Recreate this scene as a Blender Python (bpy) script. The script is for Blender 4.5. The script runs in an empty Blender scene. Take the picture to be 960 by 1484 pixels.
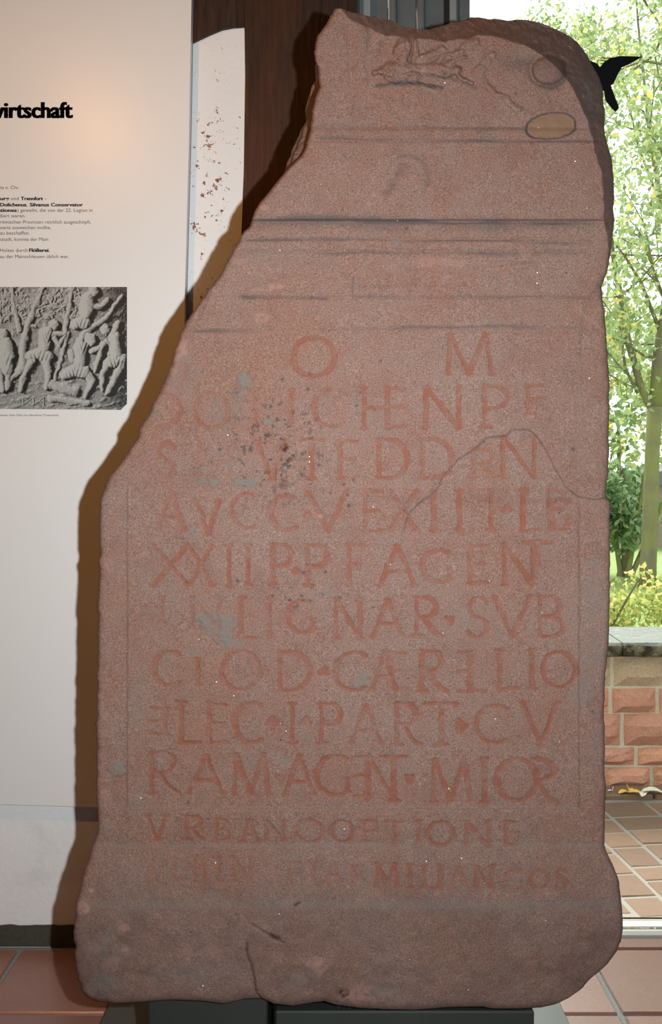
import bpy, bmesh, math, random
import numpy as np
from mathutils import Vector, Matrix
random.seed(7); RNG = np.random.default_rng(11)
SC = bpy.context.scene; COL = SC.collection
F, CX, CY, EYE = 1350.0, 474.0, 693.0, 1.30      # focal length in pixels, principal point, eye height
FRONT = 1.75                                     # distance of the stone's front face
WALL = 2.59                                      # distance of the end wall

# ------------------------------------------------------------------ camera
cd = bpy.data.cameras.new('camera'); cam = bpy.data.objects.new('camera', cd); COL.objects.link(cam)
cam.location = (0, 0, EYE); cam.rotation_euler = (math.pi/2, 0, 0)
cd.sensor_width = 36; cd.sensor_height = 36; cd.sensor_fit = 'AUTO'
cd.lens = 36*F/1484; cd.shift_x = (480-CX)/1484; cd.shift_y = -(742-CY)/1484
cd.clip_start = 0.02; cd.clip_end = 300
SC.camera = cam
# ------------------------------------------------------------------ world: bright overcast sky
w = bpy.data.worlds.new('overcast_sky'); SC.world = w; w.use_nodes = True
bg = w.node_tree.nodes['Background']; bg.inputs[0].default_value = (0.93, 0.97, 1.0, 1); bg.inputs[1].default_value = 2.2
SC.view_settings.view_transform = 'Standard'; SC.view_settings.look = 'None'
SC.view_settings.gamma = 1; SC.view_settings.exposure = 0.0; SC.view_settings.use_curve_mapping = False
# camera flash (beside the lens) and the room's warm ceiling spotlight
def lamp(name, kind, loc, energy, color, size, aim=None, **kw):
    l = bpy.data.lights.new(name, kind); l.energy = energy; l.color = color
    if kind == 'AREA': l.shape = 'DISK'; l.size = size
    else: l.shadow_soft_size = size
    for k, v in kw.items(): setattr(l, k, v)
    o = bpy.data.objects.new(name, l); COL.objects.link(o); o.location = loc
    if aim: o.rotation_euler = (Vector(aim)-Vector(loc)).to_track_quat('-Z', 'Y').to_euler()
    return o
lamp('camera_flash', 'AREA', (0.135, 0.02, EYE+0.03), 32, (0.92, 0.985, 1.0), 0.022, aim=(0.0, 2, EYE+0.12), spread=math.radians(130))
fill_sun = lamp('floor_fill_sun', 'SUN', (-1.5, 12, 12.5), 9.5, (1.0, 0.97, 0.92), 0.1, aim=(0.6, 0, 0), angle=math.radians(32))      # soft sun added to brighten the floor inside the window
lamp('ceiling_spotlight', 'SPOT', (-1.09, 0.62, 2.97), 54, (1.0, 0.43, 0.10), 0.035, aim=(-0.45, 2.59, 1.1), spot_size=math.radians(105), spot_blend=0.8)

# ------------------------------------------------------------------ helpers
def P(x, y, Y): return Vector(((x-CX)*Y/F, Y, EYE+(CY-y)*Y/F))
def tag(o, label=None, cat=None, group=None, kind=None):
    if label: o['label'] = label
    if cat: o['category'] = cat
    if group: o['group'] = group
    if kind: o['kind'] = kind
    return o
def link(name, me, mat=None, parent=None):
    o = bpy.data.objects.new(name, me); COL.objects.link(o)
    if mat: me.materials.append(mat)
    if parent: o.parent = parent
    return o
def empty(name, loc=(0, 0, 0)):
    o = bpy.data.objects.new(name, None); COL.objects.link(o); o.location = loc; return o
def mesh_pd(name, v, f):
    me = bpy.data.meshes.new(name); me.from_pydata([tuple(p) for p in v], [], f); me.update(); return me
def build(name, bm, mat, parent=None, bevel=0, smooth=False):
    if bevel: bmesh.ops.bevel(bm, geom=list(bm.edges), offset=bevel, segments=1, affect='EDGES')
    bmesh.ops.recalc_face_normals(bm, faces=bm.faces)
    me = bpy.data.meshes.new(name); bm.to_mesh(me); bm.free()
    if smooth:
        for p in me.polygons: p.use_smooth = True
    o = link(name, me, mat)
    if parent:
        o.parent = parent; o.location = -parent.location if parent.type == 'EMPTY' else (0, 0, 0)
    return o
def bx(bm, x0, x1, y0, y1, z0, z1):
    vs = [bm.verts.new(p) for p in ((x0,y0,z0),(x1,y0,z0),(x1,y1,z0),(x0,y1,z0),(x0,y0,z1),(x1,y0,z1),(x1,y1,z1),(x0,y1,z1))]
    for f in ((0,1,2,3),(4,7,6,5),(0,4,5,1),(1,5,6,2),(2,6,7,3),(3,7,4,0)): bm.faces.new([vs[i] for i in f])
    return bm
def box(name, mat, x0, x1, y0, y1, z0, z1, parent=None, bevel=0):
    return build(name, bx(bmesh.new(), x0, x1, y0, y1, z0, z1), mat, parent, bevel)
def prism(name, mat, pts, y0, y1, parent=None, bevel=0):
    bm = bmesh.new()
    a = [bm.verts.new((p[0], y0, p[1])) for p in pts]; b = [bm.verts.new((p[0], y1, p[1])) for p in pts]
    bm.faces.new(a); bm.faces.new(b[::-1]); n = len(pts)
    for i in range(n): bm.faces.new((a[i], b[i], b[(i+1) % n], a[(i+1) % n]))
    return build(name, bm, mat, parent, bevel)
def XZ(x, y, Y): p = P(x, y, Y); return (p.x, p.z)
def tube(bm, pts, rad, n=8):
    rings = []
    for i, p in enumerate(pts):
        p = Vector(p); d = (Vector(pts[min(i+1, len(pts)-1)])-Vector(pts[max(i-1, 0)])).normalized()
        s = d.cross(Vector((0, 1, 0.01))).normalized(); t = d.cross(s)
        r = rad[i] if isinstance(rad, (list, tuple)) else rad
        rings.append([bm.verts.new(p+r*(math.cos(a)*s+math.sin(a)*t)) for a in [2*math.pi*k/n for k in range(n)]])
    for a, b in zip(rings, rings[1:]):
        for k in range(n): bm.faces.new((a[k], a[(k+1) % n], b[(k+1) % n], b[k]))
    bm.faces.new(rings[0]); bm.faces.new(rings[-1][::-1])
    return bm
# value noise in numpy
def vnoise(x, y, seed=0):
    r = np.random.default_rng(seed).random((256, 256))
    xi = np.floor(x).astype(int); yi = np.floor(y).astype(int); fx = x-xi; fy = y-yi
    fx = fx*fx*(3-2*fx); fy = fy*fy*(3-2*fy); g = lambda a, b: r[a & 255, b & 255]
    return ((g(xi, yi)*(1-fx)+g(xi+1, yi)*fx)*(1-fy)+(g(xi, yi+1)*(1-fx)+g(xi+1, yi+1)*fx)*fy)*2-1
def fbm(x, y, s, oct=4, seed=0, gain=.5):
    t = 0*x; a = 1.
    for k in range(oct): t = t+a*vnoise(x/s*2**k, y/s*2**k, seed+k); a *= gain
    return t
def sm(a, b, t):
    t = np.clip((t-a)/(b-a), 0, 1); return t*t*(3-2*t)

# ------------------------------------------------------------------ materials
class NT:
    def __init__(s, name):
        s.m = bpy.data.materials.new(name); s.m.use_nodes = True; s.t = s.m.node_tree; s.t.nodes.clear()
        s.out = s.n('ShaderNodeOutputMaterial'); s.co = s.n('ShaderNodeTexCoord').outputs['Object']
    def n(s, t, **kw):
        o = s.t.nodes.new(t)
        for k, v in kw.items(): setattr(o, k, v)
        return o
    def set(s, sock, v):
        if isinstance(v, bpy.types.NodeSocket): s.t.links.new(v, sock)
        elif isinstance(v, (tuple, list)) and len(v) == 3 and len(sock.default_value) == 4: sock.default_value = (*v, 1)
        else: sock.default_value = v
    def noise(s, scale, detail=4, rough=.6, co=None, dist=0):
        o = s.n('ShaderNodeTexNoise'); s.set(o.inputs['Vector'], co or s.co); o.inputs['Scale'].default_value = scale
        o.inputs['Detail'].default_value = detail; o.inputs['Roughness'].default_value = rough; o.inputs['Distortion'].default_value = dist
        return o.outputs['Fac']
    def ramp(s, fac, stops):
        o = s.n('ShaderNodeValToRGB'); s.set(o.inputs[0], fac); e = o.color_ramp.elements
        while len(e) < len(stops): e.new(.5)
        for q, (p, c) in zip(e, stops): q.position = p; q.color = (*(c if isinstance(c, tuple) else (c, c, c)), 1)
        return o.outputs[0]
    def mix(s, fac, a, b, blend='MIX'):
        o = s.n('ShaderNodeMix', data_type='RGBA', blend_type=blend)
        s.set(o.inputs[0], fac); s.set(o.inputs[6], a); s.set(o.inputs[7], b); return o.outputs[2]
    def math(s, op, a, b=0):
        o = s.n('ShaderNodeMath', operation=op); s.set(o.inputs[0], a); s.set(o.inputs[1], b); return o.outputs[0]
    def mapped(s, scale):
        o = s.n('ShaderNodeMapping'); s.set(o.inputs[0], s.co); o.inputs['Scale'].default_value = scale; return o.outputs[0]
    def bsdf(s, color, rough=.8, spec=.3, bump=None, bstr=.3, bdist=.002, metal=0):
        o = s.n('ShaderNodeBsdfPrincipled'); s.set(o.inputs['Base Color'], color); s.set(o.inputs['Roughness'], rough)
        s.set(o.inputs['Specular IOR Level'], spec); s.set(o.inputs['Metallic'], metal)
        if bump is not None:
            b = s.n('ShaderNodeBump'); s.set(b.inputs['Height'], bump); b.inputs['Strength'].default_value = bstr
            b.inputs['Distance'].default_value = bdist; s.set(o.inputs['Normal'], b.outputs[0])
        s.t.links.new(o.outputs[0], s.out.inputs[0]); return s.m
def simple(name, color, rough=.7, spec=.3, nscale=30, var=.15, bstr=.2, metal=0, objvar=0):
    t = NT(name); n = t.noise(nscale, 5)
    c = t.mix(n, tuple(v*(1-var) for v in color), tuple(min(1, v*(1+var)) for v in color))
    if objvar:
        oi = t.n('ShaderNodeObjectInfo').outputs['Random']
        c = t.mix(1.0, c, t.ramp(oi, [(0, 1-objvar), (1, 1+0*objvar)]), 'MULTIPLY')
    return t.bsdf(c, rough, spec, n, bstr, .002, metal)

def mat_sandstone():
    t = NT('red_sandstone')
    a = t.n('ShaderNodeAttribute', attribute_name='masks').outputs['Color']
    b = t.n('ShaderNodeAttribute', attribute_name='marks').outputs['Color']
    sa = t.n('ShaderNodeSeparateColor'); t.set(sa.inputs[0], a); sb = t.n('ShaderNodeSeparateColor'); t.set(sb.inputs[0], b)
    big = t.noise(5, 5, .6); mid = t.noise(26, 6, .65); fine = t.noise(420, 4, .75); grain = t.noise(800, 2, .7)
    c = t.ramp(big, [(.3, (.170, .080, .058)), (.5, (.166, .091, .071)), (.7, (.176, .107, .087))])
    c = t.mix(t.ramp(mid, [(.35, 0), (.7, .75)]), c, (.165, .113, .096))
    c = t.mix(t.ramp(t.noise(2.3, 4, .6), [(.5, 0), (.75, .6)]), c, (.185, .115, .095)); c = t.mix(t.ramp(t.noise(3.1, 5, .6, None, .6), [(.5, 0), (.7, .55)]), c, (.175, .088, .058))
    c = t.mix(t.ramp(t.noise(14, 5, .7), [(.52, 0), (.72, .5)]), c, (.125, .068, .052))
    c = t.mix(1.0, c, t.ramp(fine, [(.36, .60), (.5, 1.0), (.64, 1.45)]), 'MULTIPLY')
    c = t.mix(1.0, c, t.ramp(grain, [(.36, .74), (.64, 1.28)]), 'MULTIPLY')
    c = t.mix(sa.outputs[1], c, (.046, .043, .042))                 # dirt in the grooves, shadow painted under the bull, dark tone on the boss
    c = t.mix(sa.outputs[2], c, (.132, .116, .104))                  # grey mineral patches
    c = t.mix(t.math('MULTIPLY', sa.outputs[0], .72), c, (.175, .052, .028))  # red paint in the letters
    c = t.mix(sb.outputs[0], c, (.17, .098, .062))                   # ochre inclusion
    c = t.mix(sb.outputs[1], c, (.25, .140, .112))                   # fresh pale bruises
    c = t.mix(sb.outputs[2], c, (.055, .022, .017))                   # dark red chips and cracks
    v = t.n('ShaderNodeTexVoronoi'); t.set(v.inputs['Vector'], t.co); v.inputs['Scale'].default_value = 90
    sc = t.n('ShaderNodeSeparateColor'); t.set(sc.inputs[0], v.outputs['Color'])
    near = t.math('LESS_THAN', v.outputs['Distance'], .10)
    c = t.mix(t.math('MULTIPLY', near, t.math('GREATER_THAN', sc.outputs[0], .985)), c, (.85, .8, .75))   # mica glints, painted into the colour as near-white specks
    c = t.mix(t.math('MULTIPLY', t.math('LESS_THAN', v.outputs['Distance'], .16), t.math('LESS_THAN', sc.outputs[0], .02)), c, (.07, .05, .05))
    h = t.math('ADD', t.math('MULTIPLY', fine, .6), t.math('MULTIPLY', mid, 1.0))
    return t.bsdf(c, .88, .2, h, .38, .0020)
M = {}
M['stone'] = mat_sandstone()
def mat_plaster(name, chips=False, smudge=False):
    t = NT(name); n = t.noise(60, 6, .6); c = t.mix(t.noise(4, 4), (.70, .69, .685), (.79, .78, .775))
    if smudge: c = t.mix(t.ramp(t.noise(7, 5, .6), [(.55, 0), (.75, .35)]), c, (.45, .42, .41))
    fl = t.ramp(t.noise(85, 4, .65), [(.685, 0), (.70, 1)]) if chips else t.ramp(t.noise(120, 3, .6), [(.80, 0), (.81, 1)])
    if chips:
        xyz = t.n('ShaderNodeSeparateXYZ'); t.set(xyz.inputs[0], t.co)
        d = t.math('ABSOLUTE', t.math('SUBTRACT', xyz.outputs[2], 2.10)); near = t.ramp(d, [(0, 1), (.55, 0)])
        fx = t.ramp(t.math('ABSOLUTE', t.math('SUBTRACT', xyz.outputs[0], -.325)), [(.02, 1), (.075, .25)])
        gate = t.math('MULTIPLY', near, fx)
        big = t.ramp(t.math('ADD', t.noise(55, 5, .7), t.math('MULTIPLY', gate, .115)), [(.685, 0), (.70, 1)])
        c = t.mix(t.math('MAXIMUM', t.math('MULTIPLY', fl, t.math('ADD', gate, .15)), big), c, (.23, .085, .045))
    else: c = t.mix(fl, c, (.35, .3, .27))
    return t.bsdf(c, .85, .2, n, .45, .004)
M['plaster'] = mat_plaster('white_plaster', smudge=True)
M['plaster_chip'] = mat_plaster('flaking_white_plaster', chips=True)
M['ceiling'] = simple('ceiling_paint', (.10, .075, .06), .9)
M['roomwall'] = simple('room_wall_paint', (.16, .14, .12), .9)
t = NT('panel_laminate'); pn = t.noise(900, 2)
M['panel'] = t.bsdf(t.mix(t.noise(3, 3), (.70, .69, .68), (.735, .725, .715)), .30, .27, pn, .05, .0004)
M['panel_edge'] = simple('panel_edge', (.25, .22, .2), .6)
M['ink'] = simple('black_ink', (.010, .010, .013), .3, .4, bstr=0)
M['thinink'] = simple('grey_ink', (.055, .05, .05), .4, .3, bstr=0)
def mat_oak():
    t = NT('dark_oak'); co = t.mapped((1, 1, .07)); n = t.noise(70, 7, .7, co, 1.2); k = t.noise(5, 4, .6, t.mapped((1, 1, .35)))
    c = t.ramp(n, [(.3, (.010, .006, .004)), (.5, (.030, .017, .011)), (.7, (.052, .030, .018))])
    c = t.mix(t.ramp(k, [(.42, 0), (.6, .75)]), c, (.075, .021, .009))
    c = t.mix(t.ramp(t.noise(160, 4, .7), [(.74, 0), (.8, .6)]), c, (.16, .13, .11))
    return t.bsdf(c, .6, .35, n, .7, .006)
M['oak'] = mat_oak()
def mat_tile(name, c0, c1, rough, spec):
    t = NT(name); r = t.n('ShaderNodeObjectInfo').outputs['Random']; n = t.noise(6, 5, .6); g = t.noise(130, 4, .7)
    c = t.mix(n, c0, c1); c = t.mix(1.0, c, t.ramp(r, [(0, .82), (1, 1.12)]), 'MULTIPLY'); c = t.mix(1.0, c, t.ramp(g, [(.3, .86), (.7, 1.1)]), 'MULTIPLY')
    return t.bsdf(c, rough, spec, g, .2, .001)
M['tile'] = mat_tile('terracotta_tile', (.27, .115, .083), (.36, .175, .135), .32, 1.0)
M['grout'] = simple('grout', (.26, .27, .26), .6, nscale=150)
M['paver'] = mat_tile('clay_paver', (.15, .084, .048), (.21, .14, .098), .8, .3)
M['sand'] = simple('joint_sand', (.22, .20, .17), .95, nscale=200, var=.3)
def mat_block(name, c0, c1, c2):
    t = NT(name); r = t.n('ShaderNodeObjectInfo').outputs['Random']; n = t.noise(22, 6, .7); g = t.noise(120, 4, .7)
    c = t.mix(n, c0, c1); c = t.mix(t.ramp(r, [(.1, .0), (.9, .6)]), c, c2); c = t.mix(1.0, c, t.ramp(g, [(.3, .75), (.7, 1.15)]), 'MULTIPLY')
    return t.bsdf(c, .9, .2, n, .8, .012)
M['block'] = mat_block('red_sandstone_block', (.56, .25, .15), (.72, .38, .25), (.50, .24, .18))
M['block_moss'] = mat_block('mossy_sandstone_block', (.34, .23, .14), (.85, .56, .39), (.50, .40, .26))
M['mortar'] = simple('mortar', (.66, .58, .46), .95, nscale=90, var=.25, bstr=.6)
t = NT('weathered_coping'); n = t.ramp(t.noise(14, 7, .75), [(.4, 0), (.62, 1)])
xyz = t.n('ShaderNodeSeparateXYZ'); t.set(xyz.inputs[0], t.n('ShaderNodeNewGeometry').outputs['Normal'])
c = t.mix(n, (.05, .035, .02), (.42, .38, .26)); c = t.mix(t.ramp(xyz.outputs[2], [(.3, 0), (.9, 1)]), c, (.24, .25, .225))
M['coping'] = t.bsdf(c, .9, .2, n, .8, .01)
M['steel'] = simple('grey_steel_paint', (.11, .125, .128), .5, .4, nscale=14, var=.3, bstr=.1)
M['steel_light'] = simple('light_steel_paint', (.22, .24, .245), .7, .5, nscale=14, var=.15, bstr=.05)
M['alu'] = simple('aluminium_sill', (.42, .40, .37), .4, .5, var=.06, bstr=.05)
M['dark_gap'] = simple('dark_gap_fill', (.015, .015, .015), .6)
M['plinth'] = simple('grey_green_board', (.085, .093, .082), .3, .7, nscale=40, var=.1, bstr=.05)
M['dark_block'] = simple('dark_green_steel', (.022, .027, .023), .42, .5, nscale=40, var=.2, bstr=.1)
M['rubber'] = simple('black_rubber', (.01, .01, .01), .8)
M['skirt'] = simple('dark_skirting', (.058, .055, .042), .75, .3, nscale=60, var=.4, bstr=.5)
M['decal'] = simple('black_film', (.004, .004, .006), .5, .3, bstr=0)
def mat_leaf(name, cols, tr=.45):
    t = NT(name); a = t.n('ShaderNodeAttribute', attribute_name='tint').outputs['Fac']
    c = t.ramp(a, cols); d = t.n('ShaderNodeBsdfDiffuse'); t.set(d.inputs[0], c); q = t.n('ShaderNodeBsdfTranslucent'); t.set(q.inputs[0], c)
    m = t.n('ShaderNodeMixShader'); m.inputs[0].default_value = tr; t.t.links.new(d.outputs[0], m.inputs[1]); t.t.links.new(q.outputs[0], m.inputs[2])
    t.t.links.new(m.outputs[0], t.out.inputs[0]); return t.m
M['leaf'] = mat_leaf('tree_leaf', [(0, (.20, .28, .13)), (.5, (.34, .42, .19)), (.9, (.52, .55, .26)), (1, (.75, .58, .15))])
M['leaf_dark'] = mat_leaf('shrub_leaf', [(0, (.10, .19, .07)), (.6, (.24, .34, .16)), (1, (.42, .48, .30))])
M['leaf_hedge'] = mat_leaf('hedge_leaf', [(0, (.16, .24, .06)), (.5, (.46, .48, .15)), (.8, (.70, .62, .25)), (1, (.80, .45, .22))])
t = NT('mossy_bark'); n = t.noise(22, 6, .7, t.mapped((1, 1, .3)))
xyz = t.n('ShaderNodeSeparateXYZ'); t.set(xyz.inputs[0], t.co)
c = t.mix(n, (.10, .085, .06), (.24, .21, .15)); c = t.mix(t.ramp(t.noise(2.2, 4), [(.38, 0), (.62, .75)]), c, (.24, .25, .07))
M['bark'] = t.bsdf(c, .95, .1, n, .7, .02)
M['grass'] = simple('lawn', (.20, .27, .08), .95, nscale=9, var=.4)
M['shed'] = simple('weathered_boards', (.30, .22, .19), .9, nscale=25, var=.3)
M['shed_roof'] = simple('slate_roof', (.16, .15, .16), .8)
t = NT('window_glass'); tr = t.n('ShaderNodeBsdfTransparent'); tr.inputs[0].default_value = (.96, .985, .97, 1); gl = t.n('ShaderNodeBsdfGlossy'); gl.inputs['Roughness'].default_value = .02
fr = t.n('ShaderNodeFresnel'); fr.inputs[0].default_value = 1.45; mx = t.n('ShaderNodeMixShader'); t.t.links.new(fr.outputs[0], mx.inputs[0])
t.t.links.new(tr.outputs[0], mx.inputs[1]); t.t.links.new(gl.outputs[0], mx.inputs[2]); t.t.links.new(mx.outputs[0], t.out.inputs[0]); M['glass'] = t.m
M['yellow_leaf'] = simple('yellow_dead_leaf', (.80, .48, .08), .7); M['pale_leaf'] = simple('pale_dead_leaf', (.72, .68, .52), .7)

# ------------------------------------------------------------------ room shell
H = 3.05; XL, XR, YB = -3.2, 3.0, -2.6
fl = box('floor', M['grout'], XL, XR, YB, WALL+.045, -.12, -.004); tag(fl, kind='structure')
XJ0, YJ0, PIT = .713, 2.256, .3115
tm = None
def tile_mesh(w_, d_):
    bm = bx(bmesh.new(), 0, w_, 0, d_, -.02, .003); bmesh.ops.bevel(bm, geom=list(bm.edges), offset=.003, segments=1, affect='EDGES')
    bmesh.ops.recalc_face_normals(bm, faces=bm.faces); me = bpy.data.meshes.new('tile'); bm.to_mesh(me); bm.free(); me.materials.append(M['tile']); return me
tmA = tile_mesh(PIT-.014, PIT-.012)
for i in range(-12, 8):
    for j in range(-14, 1):
        x = XJ0+i*PIT+.007; y = YJ0+j*PIT+.006
        if x < XL or x+PIT > XR or y < YB: continue
        o = link('floor_tile', tmA); o.parent = fl; o.location = (x, y, random.uniform(-.001, .001))
tmB = tile_mesh(PIT-.014, .052)
for i in range(-2, 8):
    o = link('floor_tile', tmB); o.parent = fl; o.location = (XJ0+i*PIT+.007, YJ0+PIT+.006, 0)
tag(box('ceiling', M['ceiling'], XL, XR, YB, WALL+.2, H, H+.1), kind='structure')
tag(box('wall_left', M['roomwall'], XL-.1, XL, YB, WALL+.2, -.1, H), kind='structure')
tag(box('wall_right', M['roomwall'], XR, XR+.1, YB, WALL+.2, -.1, H), kind='structure')
tag(box('wall_rear', M['roomwall'], XL, XR, YB-.1, YB, -.1, H), kind='structure')
PX0, PX1 = P(351, 0, 2.585).x, P(519, 0, 2.585).x           # oak post
tag(box('wall_end', M['plaster'], XL, P(264, 0, WALL).x, WALL, WALL+.2, -.1, H), kind='structure')
tag(box('wall_end_infill', M['plaster_chip'], P(264, 0, WALL).x, PX0+.02, WALL+.002, WALL+.2, -.1, H), kind='structure')
WX0, WX1, WZ1 = P(677, 0, 2.66).x, 2.55, 2.95
tag(box('wall_end_right', M['plaster'], WX1, XR, WALL, WALL+.2, -.1, H), kind='structure')
tag(box('wall_end_above_window', M['plaster'], PX1, WX1, WALL, WALL+.2, WZ1, H), kind='structure')
# oak post and the beam with its curved brace
def rough_prism(name, mat, pts, y0, y1, kind='structure'):
    o = prism(name, mat, pts, y0, y1); return tag(o, kind=kind)
pl = [XZ(354, -60, 2.575), XZ(355, 40, 2.575), XZ(356, 110, 2.575), XZ(354, 250, 2.575), XZ(350, 340, 2.575), XZ(349, 700, 2.575), XZ(348, 1375, 2.575)]
pr = [XZ(519, 1375, 2.575), XZ(520, 700, 2.575), XZ(519, -60, 2.575)]
rough_prism('trim_1', M['oak'], pl+pr, 2.572, WALL+.19)
br = [XZ(276, -60, 2.578), XZ(276, 62, 2.578), XZ(290, 55, 2.578), XZ(305, 48, 2.578), XZ(322, 41, 2.578), XZ(338, 38, 2.578), XZ(354, 37, 2.578), XZ(354, -60, 2.578)]
rough_prism('trim_2', M['oak'], br, 2.582, WALL+.01)
# skirting painted on the foot of the wall
bm = bmesh.new(); xs = np.linspace(XL, PX0, 130); top = .058+.0025*vnoise(xs*40, xs*0, 3)+.0015*vnoise(xs*120, xs*0, 4)
top = top + (WALL-2.59)
a = [bm.verts.new((x, WALL-.006, 0.0)) for x in xs]; b = [bm.verts.new((x, WALL-.006, z)) for x, z in zip(xs, top)]
c_ = [bm.verts.new((x, WALL+.004, z)) for x, z in zip(xs, top)]
for i in range(len(xs)-1): bm.faces.new((a[i], a[i+1], b[i+1], b[i])); bm.faces.new((b[i], b[i+1], c_[i+1], c_[i]))
tag(build('baseboard_end', bm, M['skirt']), kind='structure')

# ------------------------------------------------------------------ steel lining beside the window
st = tag(box('trim_3', M['steel'], PX1, P(663, 0, 2.62).x, 2.64, 2.78, 0, WZ1+.02), kind='structure')
def strip(x0, x1, y0, mat=M['steel_light'], d=.03, z1=WZ1):
    return box('steel_strip', mat, P(x0, 0, 2.6).x, P(x1, 0, 2.6).x, y0, 2.645, 0, z1, parent=st)
strip(521, 527, 2.60, M['steel']); strip(527, 537, 2.605); strip(653, 662, 2.61); strip(646, 653, 2.63, M['dark_gap'])  # the black strip stands in for the dark of an open gap
for xc in (569.5, 610.5):
    bm = bmesh.new(); p = P(xc, 0, 2.62); tube(bm, [(p.x, 2.628, 0), (p.x, 2.628, WZ1)], .0135, 14)
    build('steel_pipe', bm, M['steel_light'], st, smooth=True)
# ------------------------------------------------------------------ window
wn = empty('window_1', (1.4, 2.66, 0)); wn['kind'] = 'structure'
def wpart(name, mat, *a, bevel=.002): return box(name, mat, *a, parent=wn, bevel=bevel)
wpart('window_frame', M['steel'], P(664, 0, 2.66).x, WX0+.004, 2.63, 2.70, .0, WZ1)
wpart('window_frame', M['steel'], WX1-.05, WX1, 2.63, 2.70, .0, WZ1)
wpart('window_frame', M['steel'], WX0, WX1-.05, 2.63, 2.70, WZ1-.05, WZ1)
wpart('window_sill', M['alu'], P(664, 0, 2.66).x, WX1, 2.636, 2.672, -.01, .006)
wpart('window_sill', M['alu'], P(664, 0, 2.66).x, WX1, 2.674, 2.705, -.01, .014)
wpart('window_pane', M['glass'], WX0+.002, WX1-.05, 2.664, 2.670, .012, WZ1-.05, bevel=0)

# bird silhouette on the glass (flat film)
bird = [(932, 82), (912, 93), (901, 98), (895, 110), (890, 121), (886, 124), (888, 130), (898, 156), (893, 162), (888, 158), (878, 145), (876, 132), (866, 124), (852, 121),
        (834, 128), (812, 146), (795, 172), (800, 140), (815, 116), (836, 103), (848, 92), (857, 88), (866, 92), (870, 97), (877, 89), (885, 84), (900, 81)]
bo = prism('bird_silhouette', M['decal'], [XZ(x, y, 2.662) for x, y in bird[::-1]], 2.6620, 2.6638)
tag(bo, 'black bird shaped film stuck on the window glass, wing and tail beyond the stone', 'bird decal')

# ------------------------------------------------------------------ information panel
pe = tag(empty('information_panel', P(140, 1166, WALL)), 'large white printed display panel on the wall left of the stone', 'panel')
PY = WALL-.042
pts = [XZ(-330, -20, PY), XZ(-330, 1156, PY), XZ(0, 1166, PY), XZ(262, 1173, PY), XZ(266, 700, PY), XZ(268, 430, PY), XZ(274, 200, PY), XZ(278, -20, PY)]
prism('board', M['panel'], pts, PY, WALL-.012, pe)
prism('board_edge', M['panel_edge'], [(p[0]*.999, p[1]) for p in pts], WALL-.012, WALL-.001, pe)
def text(s, x, y, h, mat, name, width=None, right=False, bold=0, yoff=0, shear=0):
    """s with its left (or right) end at pixel x, baseline at pixel y, capital height h pixels, total width in pixels"""
    cu = bpy.data.curves.new('t', 'FONT'); cu.body = s; cu.size = 1; cu.offset = min(bold, .02); cu.shear = shear; cu.resolution_u = 3
    o = bpy.data.objects.new('t', cu); COL.objects.link(o); bpy.context.view_layer.update()
    me = bpy.data.meshes.new_from_object(o.evaluated_get(bpy.context.evaluated_depsgraph_get())); bpy.data.objects.remove(o)
    v = np.empty(len(me.vertices)*3); me.vertices.foreach_get('co', v); v = v.reshape(-1, 3)
    k = h/.73
    x0, x1 = v[:, 0].min(), v[:, 0].max(); sx = (width/(x1-x0)) if width else k
    px = (v[:, 0]-x0)*sx + (x-(x1-x0)*sx if right else x); py = y-v[:, 1]*k
    Yt = PY-.0008
    v = np.stack([(px-CX)*Yt/F, 0*px+Yt, EYE+(CY-py)*Yt/F], 1)
    me.vertices.foreach_set('co', v.ravel()); me.update(); return me
def texts(items, name, mat):
    bm = bmesh.new()
    for it in items:
        me = text(*it[:4], mat, name, **it[4]); bm.from_mesh(me); bpy.data.meshes.remove(me)
    me = bpy.data.meshes.new(name); bm.to_mesh(me); bm.free()
    o = link(name, me, mat); o.parent = pe; o.location = -pe.location; o['kind'] = 'stuff'; return o
texts([('wirtschaft', 106-k*.45, 170.5, 23.5, dict(width=122, right=True, bold=.02)) for k in range(6)], 'heading_lettering', M['ink'])
L_ = []; Bd = []
def ln(y, x1, s, x0=None, b=False):
    (Bd if b else L_).append((s, x1 if x0 is None else x0, y, 5.2, dict(width=(x1-x0) if x0 is not None else None, right=x0 is None, bold=.022 if b else 0)))
ln(274, 28, 'rts n. Chr.', -2)
ln(290, 13, 'urg', 0, True); ln(290, 27, 'und', 16); ln(290, 62, 'Trennfurt', 30, True); ln(290, 68, '–', 65)
ln(299, 38, 'Dolichenus', 0, True); ln(299, 40, ',', 39); ln(299, 120, 'Silvanus Conservator', 43, True)
ln(307, 24, 'ationes', -3, True); ln(307, 134, ') geweiht, die von der 22. Legion in', 25)
ln(315, 37, 'diert waren.', -1); ln(324, 132, 'römischen Provinzen reichlich ausgeschöpft,', 0)
ln(332, 74, 'ssarts ausweichen mußte,', -1); ln(340, 43, 'zu beschaffen.', 0); ln(349, 70, 'kstadt, konnte der Main', -1)
ln(365, 40, 'Holzes durch', 0); ln(365, 70, 'Flößerei', 42, True); ln(365, 72, ',', 71); ln(374, 100, 'au der Mainschleusen üblich war.', 0)
texts(Bd+[(b[0], b[1]+.45, *b[2:]) for b in Bd], 'bold_lettering', M['ink']); texts(L_, 'body_lettering', M['thinink'])
texts([('manschlacher beim Fällen von Baumholz (Trajansäule)', 85, 603, 3.2, dict(width=97, right=True))], 'caption_lettering', M['thinink'])

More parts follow.
